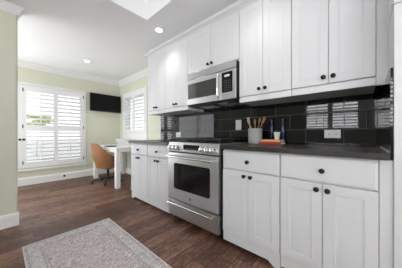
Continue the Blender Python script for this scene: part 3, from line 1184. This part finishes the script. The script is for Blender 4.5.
# ------------------------------------------------------------------ television
tv = thing('television', 'flat black wall-mounted television beside the corner', 'television', (1.82, 4.94, 1.6))
TX_0, TX_1, TZ0, TZ1, TYF = 1.425, 2.165, 1.590, 2.035, 4.885
MB().box(TX_0, TX_1, TYF, TYF + .035, TZ0, TZ1).build('housing', M['tvb'], tv, .004)
MB().box(TX_0 + .014, TX_1 - .014, TYF - .002, TYF + .001, TZ0 + .020, TZ1 - .014).build('screen', M['tv'], tv)
MB().box(1.62, 1.98, TYF + .035, TYF + .06, 1.63, 1.86).build('back_bulge', M['tvb'], tv, .008)
MB().box(1.72, 1.88, TYF + .06, 4.969, 1.68, 1.84).build('wall_bracket', M['dark'], tv, .003)
cb_ = MB().tube([(1.55, 4.955, 1.60), (1.56, 4.958, 1.52), (1.62, 4.96, 1.47), (1.80, 4.96, 1.455), (1.98, 4.96, 1.49), (2.05, 4.955, 1.60)], .006, 8)
cb_.build('cable', M['cable'], tv, smooth=True)

# ------------------------------------------------------------------ desk
dk = thing('desk', 'white parsons desk with square legs under the nook window', 'desk', (1.80, 3.98, 0))
DX0, DX1, DY0, DY1 = 1.415, 2.150, 3.385, 4.640
MB().box(DX0, DX1, DY0, DY1, .725, .760).build('desk_top', M['desk'], dk, .003)
m = MB()
m.box(DX0 + .084, DX1 - .084, DY0 + .006, DY0 + .030, .675, .7249)
m.box(DX0 + .084, DX1 - .084, DY1 - .030, DY1 - .006, .675, .7249)
m.box(DX0 + .006, DX0 + .030, DY0 + .084, DY1 - .084, .675, .7249)
m.box(DX1 - .030, DX1 - .006, DY0 + .084, DY1 - .084, .675, .7249)
m.build('apron', M['desk'], dk)
for lx in (DX0 + .004, DX1 - .084):
    for ly in (DY0 + .004, DY1 - .084):
        MB().box(lx, lx + .080, ly, ly + .080, 0, .7248).build('leg', M['desk'], dk, .003)
# things on it
pp = thing('paper_stack', 'loose white papers lying on the white desk behind the tan chair', 'papers', (1.62, 4.2, .760))
for i in range(5):
    a = R(random.uniform(-12, 12))
    MB().box(-.11, .11, -.15, .15, 0, .004, Matrix.Translation((1.60, 4.15, .7605 + i * .0042)) @ Matrix.Rotation(a, 4, 'Z')).build('sheet', M['paper'], pp)
tg = MB()
tg.box(-.09, .09, -.065, .065, 0, .016, Matrix.Translation((1.50, 3.86, .7605)) @ Matrix.Rotation(R(20), 4, 'Z'))
tag(tg.build('notebook', M['green'], None, .002), 'small dark green notebook on the white desk behind the chair arm', 'notebook')
st = thing('document_stand', 'white slanted stand leaning back on the desk below the nook window', 'stand', (1.95, 4.25, .760))
MB().prism([(4.15, .7605), (4.168, .7605), (4.375, .895), (4.368, .905)], 'x', 1.80, 2.05).build('panel', M['desk'], st, .002)
MB().prism([(4.35, .7605), (4.366, .7605), (4.360, .884), (4.350, .878)], 'x', 1.90, 1.96).build('support', M['desk'], st, .001)

# ------------------------------------------------------------------ desk chair (faces the desk, +x)
ch = thing('desk_chair', 'tan leather tub swivel chair with cream seat on dark star base', 'chair', (0, 0, 0))


def shell_surface():
    mb = MB()
    NT, NV = 40, 12
    th = .022
    outer, inner = [], []
    for side, G in ((0, outer), (1, inner)):
        for i in range(NT + 1):
            t = -1 + 2 * i / NT
            ang = math.pi + t * R(128)          # around the back; back is at -x
            back = max(0.0, math.cos(t * R(128) * .5 * 1.55)) ** 2.2
            ztop = .555 + .300 * min(1, back * 1.25)
            row = []
            for j in range(NV + 1):
                s = j / NV
                z = .335 + (ztop - .335) * s
                r0 = .245 + .045 * min(1, s * 2.2) + .030 * s * (1 + .5 * back)
                r = r0 - (th if side else 0)
                if side:
                    z = max(z, .36)
                lean = -.045 * s * back
                row.append(mb.bm.verts.new((r * math.cos(ang) * 1.02 + lean, r * math.sin(ang) * .95, z)))
            G.append(row)
    for G, fl in ((outer, False), (inner, True)):
        for i in range(NT):
            for j in range(NV):
                q = (G[i][j], G[i + 1][j], G[i + 1][j + 1], G[i][j + 1])
                mb.bm.faces.new(q[::-1] if fl else q)
    for i in range(NT):
        mb.bm.faces.new((outer[i][NV], outer[i + 1][NV], inner[i + 1][NV], inner[i][NV]))
        mb.bm.faces.new((outer[i][0], inner[i][0], inner[i + 1][0], outer[i + 1][0]))
    for i in (0, NT):
        for j in range(NV):
            mb.bm.faces.new((outer[i][j], outer[i][j + 1], inner[i][j + 1], inner[i][j]))
    return mb


sh = shell_surface().build('shell', M['tan'], ch, smooth=True)
# cream lining pad inside the back
lp = MB()
rows = []
for i in range(25):
    t = -1 + 2 * i / 24
    ang = math.pi + t * R(105)
    back = min(1, 1.25 * max(0.0, math.cos(t * R(105) * .775)) ** 2.2)
    ztop = .550 + .300 * back
    row = []
    for j in range(9):
        s = j / 8
        z = .46 + (ztop - .46) * s
        bul = .030 * math.sin(math.pi * (0.1 + .8 * s))
        for_ = .272 + .02 * s - bul
        row.append((for_ * math.cos(ang) * 1.02 - .045 * s * back, for_ * math.sin(ang) * .95, z))
    rows.append(row)
inn = [[lp.bm.verts.new(p) for p in row] for row in rows]
outv = [[lp.bm.verts.new((p[0] * 1.06, p[1] * 1.06, p[2])) for p in row] for row in rows]
for i in range(24):
    for j in range(8):
        lp.bm.faces.new((inn[i][j], inn[i][j + 1], inn[i + 1][j + 1], inn[i + 1][j]))
        lp.bm.faces.new((outv[i][j], outv[i + 1][j], outv[i + 1][j + 1], outv[i][j + 1]))
    lp.bm.faces.new((inn[i][8], outv[i][8], outv[i + 1][8], inn[i + 1][8]))
    lp.bm.faces.new((inn[i][0], inn[i + 1][0], outv[i + 1][0], outv[i][0]))
for i in (0, 24):
    for j in range(8):
        lp.bm.faces.new((inn[i][j], outv[i][j], outv[i][j + 1], inn[i][j + 1]))
lp.build('back_pad', M['cushion'], ch, smooth=True)
# seat
stm = MB()
pts = []
for k in range(40):
    a = 2 * math.pi * k / 40
    pts.append((math.copysign(abs(math.cos(a)) ** .7, math.cos(a)) * .225 + .015, math.copysign(abs(math.sin(a)) ** .7, math.sin(a)) * .205))
stm.prism(pts, 'z', .395, .500)
stm.build('seat_cushion', M['cushion'], ch, .025, segs=4)
sb = MB()
sb.prism([(x * .98, y * .98) for x, y in pts], 'z', .325, .394)
sb.build('seat_shell', M['tan'], ch, .02, segs=3)
MB().lathe([(.10, .322), (.10, .30), (.03, .29), (.028, .20), (.020, .20), (.020, .11), (.045, .11), (.045, .075), (0, .07)], Matrix(), 20).build('gas_lift', M['chair_metal'], ch, smooth=True)
for k in range(5):
    a = R(72 * k + 20)
    d = Vector((math.cos(a), math.sin(a), 0))
    MB().tube([d * .03 + Vector((0, 0, .105)), d * .14 + Vector((0, 0, .098)), d * .335 + Vector((0, 0, .066))], [.022, .019, .013], 10).build('base_arm', M['chair_metal'], ch, smooth=True)
    cs = MB()
    pxy = d * .335
    cs.tube([pxy + Vector((0, 0, .072)), pxy + Vector((0, 0, .045))], .008, 8)
    side = Vector((-d.y, d.x, 0))
    for s in (-1, 1):
        cs.lathe([(.020, 0), (.027, .003), (.027, .016), (.020, .019)], AX(side, pxy + side * (s * .014 - .0095) + Vector((0, 0, .0275))), 16)
    cs.build('caster', M['dark'], ch, smooth=True)
ch.scale = (.86, .86, .97)
ch.location = (1.50, 3.99, 0)
ch.rotation_euler = (0, 0, R(4))

# ------------------------------------------------------------------ rug
rm = MB().box(RUG[0] + .006, RUG[1] - .006, RUG[2] + .006, RUG[3] - .006, .0005, .009)
rug = rm.build('rug', M['rug'], None, .002)
ORG[rug.name] = Vector((0, 0, 0))
tag(rug, 'faded grey and lilac oriental runner rug lying on the wooden floor', 'rug')
bd_ = MB()
bd_.box(RUG[0], RUG[0] + .007, RUG[2], RUG[3], .0005, .010)
bd_.box(RUG[1] - .007, RUG[1], RUG[2], RUG[3], .0005, .010)
bd_.box(RUG[0], RUG[1], RUG[3] - .006, RUG[3], .0005, .010)
bd_.build('binding', M['binding'], rug, .001)

# ------------------------------------------------------------------ recessed ceiling lights
LAMPS = [(1.431, 2.055, 'recessed ceiling light in the kitchen ceiling near the far end of the upper cabinets', 16),
         (1.104, 3.97, 'recessed ceiling light in the nook ceiling, the far one near the crown', 10),
         (1.38, .72, None, 11), (1.33, -.36, None, 24)]
for x, y, lab, pw in LAMPS:
    root = thing('recessed_light', lab or 'recessed ceiling light outside the photo above the near cabinets', 'ceiling light', (x, y, H), 'recessed ceiling lights')
    MB().lathe([(.062, -.0005), (.084, -.0005), (.086, -.006), (.078, -.010), (.062, -.006)], Matrix.Translation((x, y, H)), 32).build('trim_ring', M['trim'], root, smooth=True)
    MB().lathe([(.061, -.001), (.061, -.004), (.04, -.0065), (0, -.007)], Matrix.Translation((x, y, H)), 28).build('lens', M['lamp'], root, smooth=True)
    d = bpy.data.lights.new('lamp_beam', 'SPOT')
    d.energy = pw
    d.spot_size = R(112)
    d.spot_blend = 0.9
    d.shadow_soft_size = 0.05
    d.color = (1.0, 0.98, 0.95)
    lo = bpy.data.objects.new('lamp_beam', d)
    COL.objects.link(lo)
    lo.parent = root
    lo.location = (0, 0, -.012)
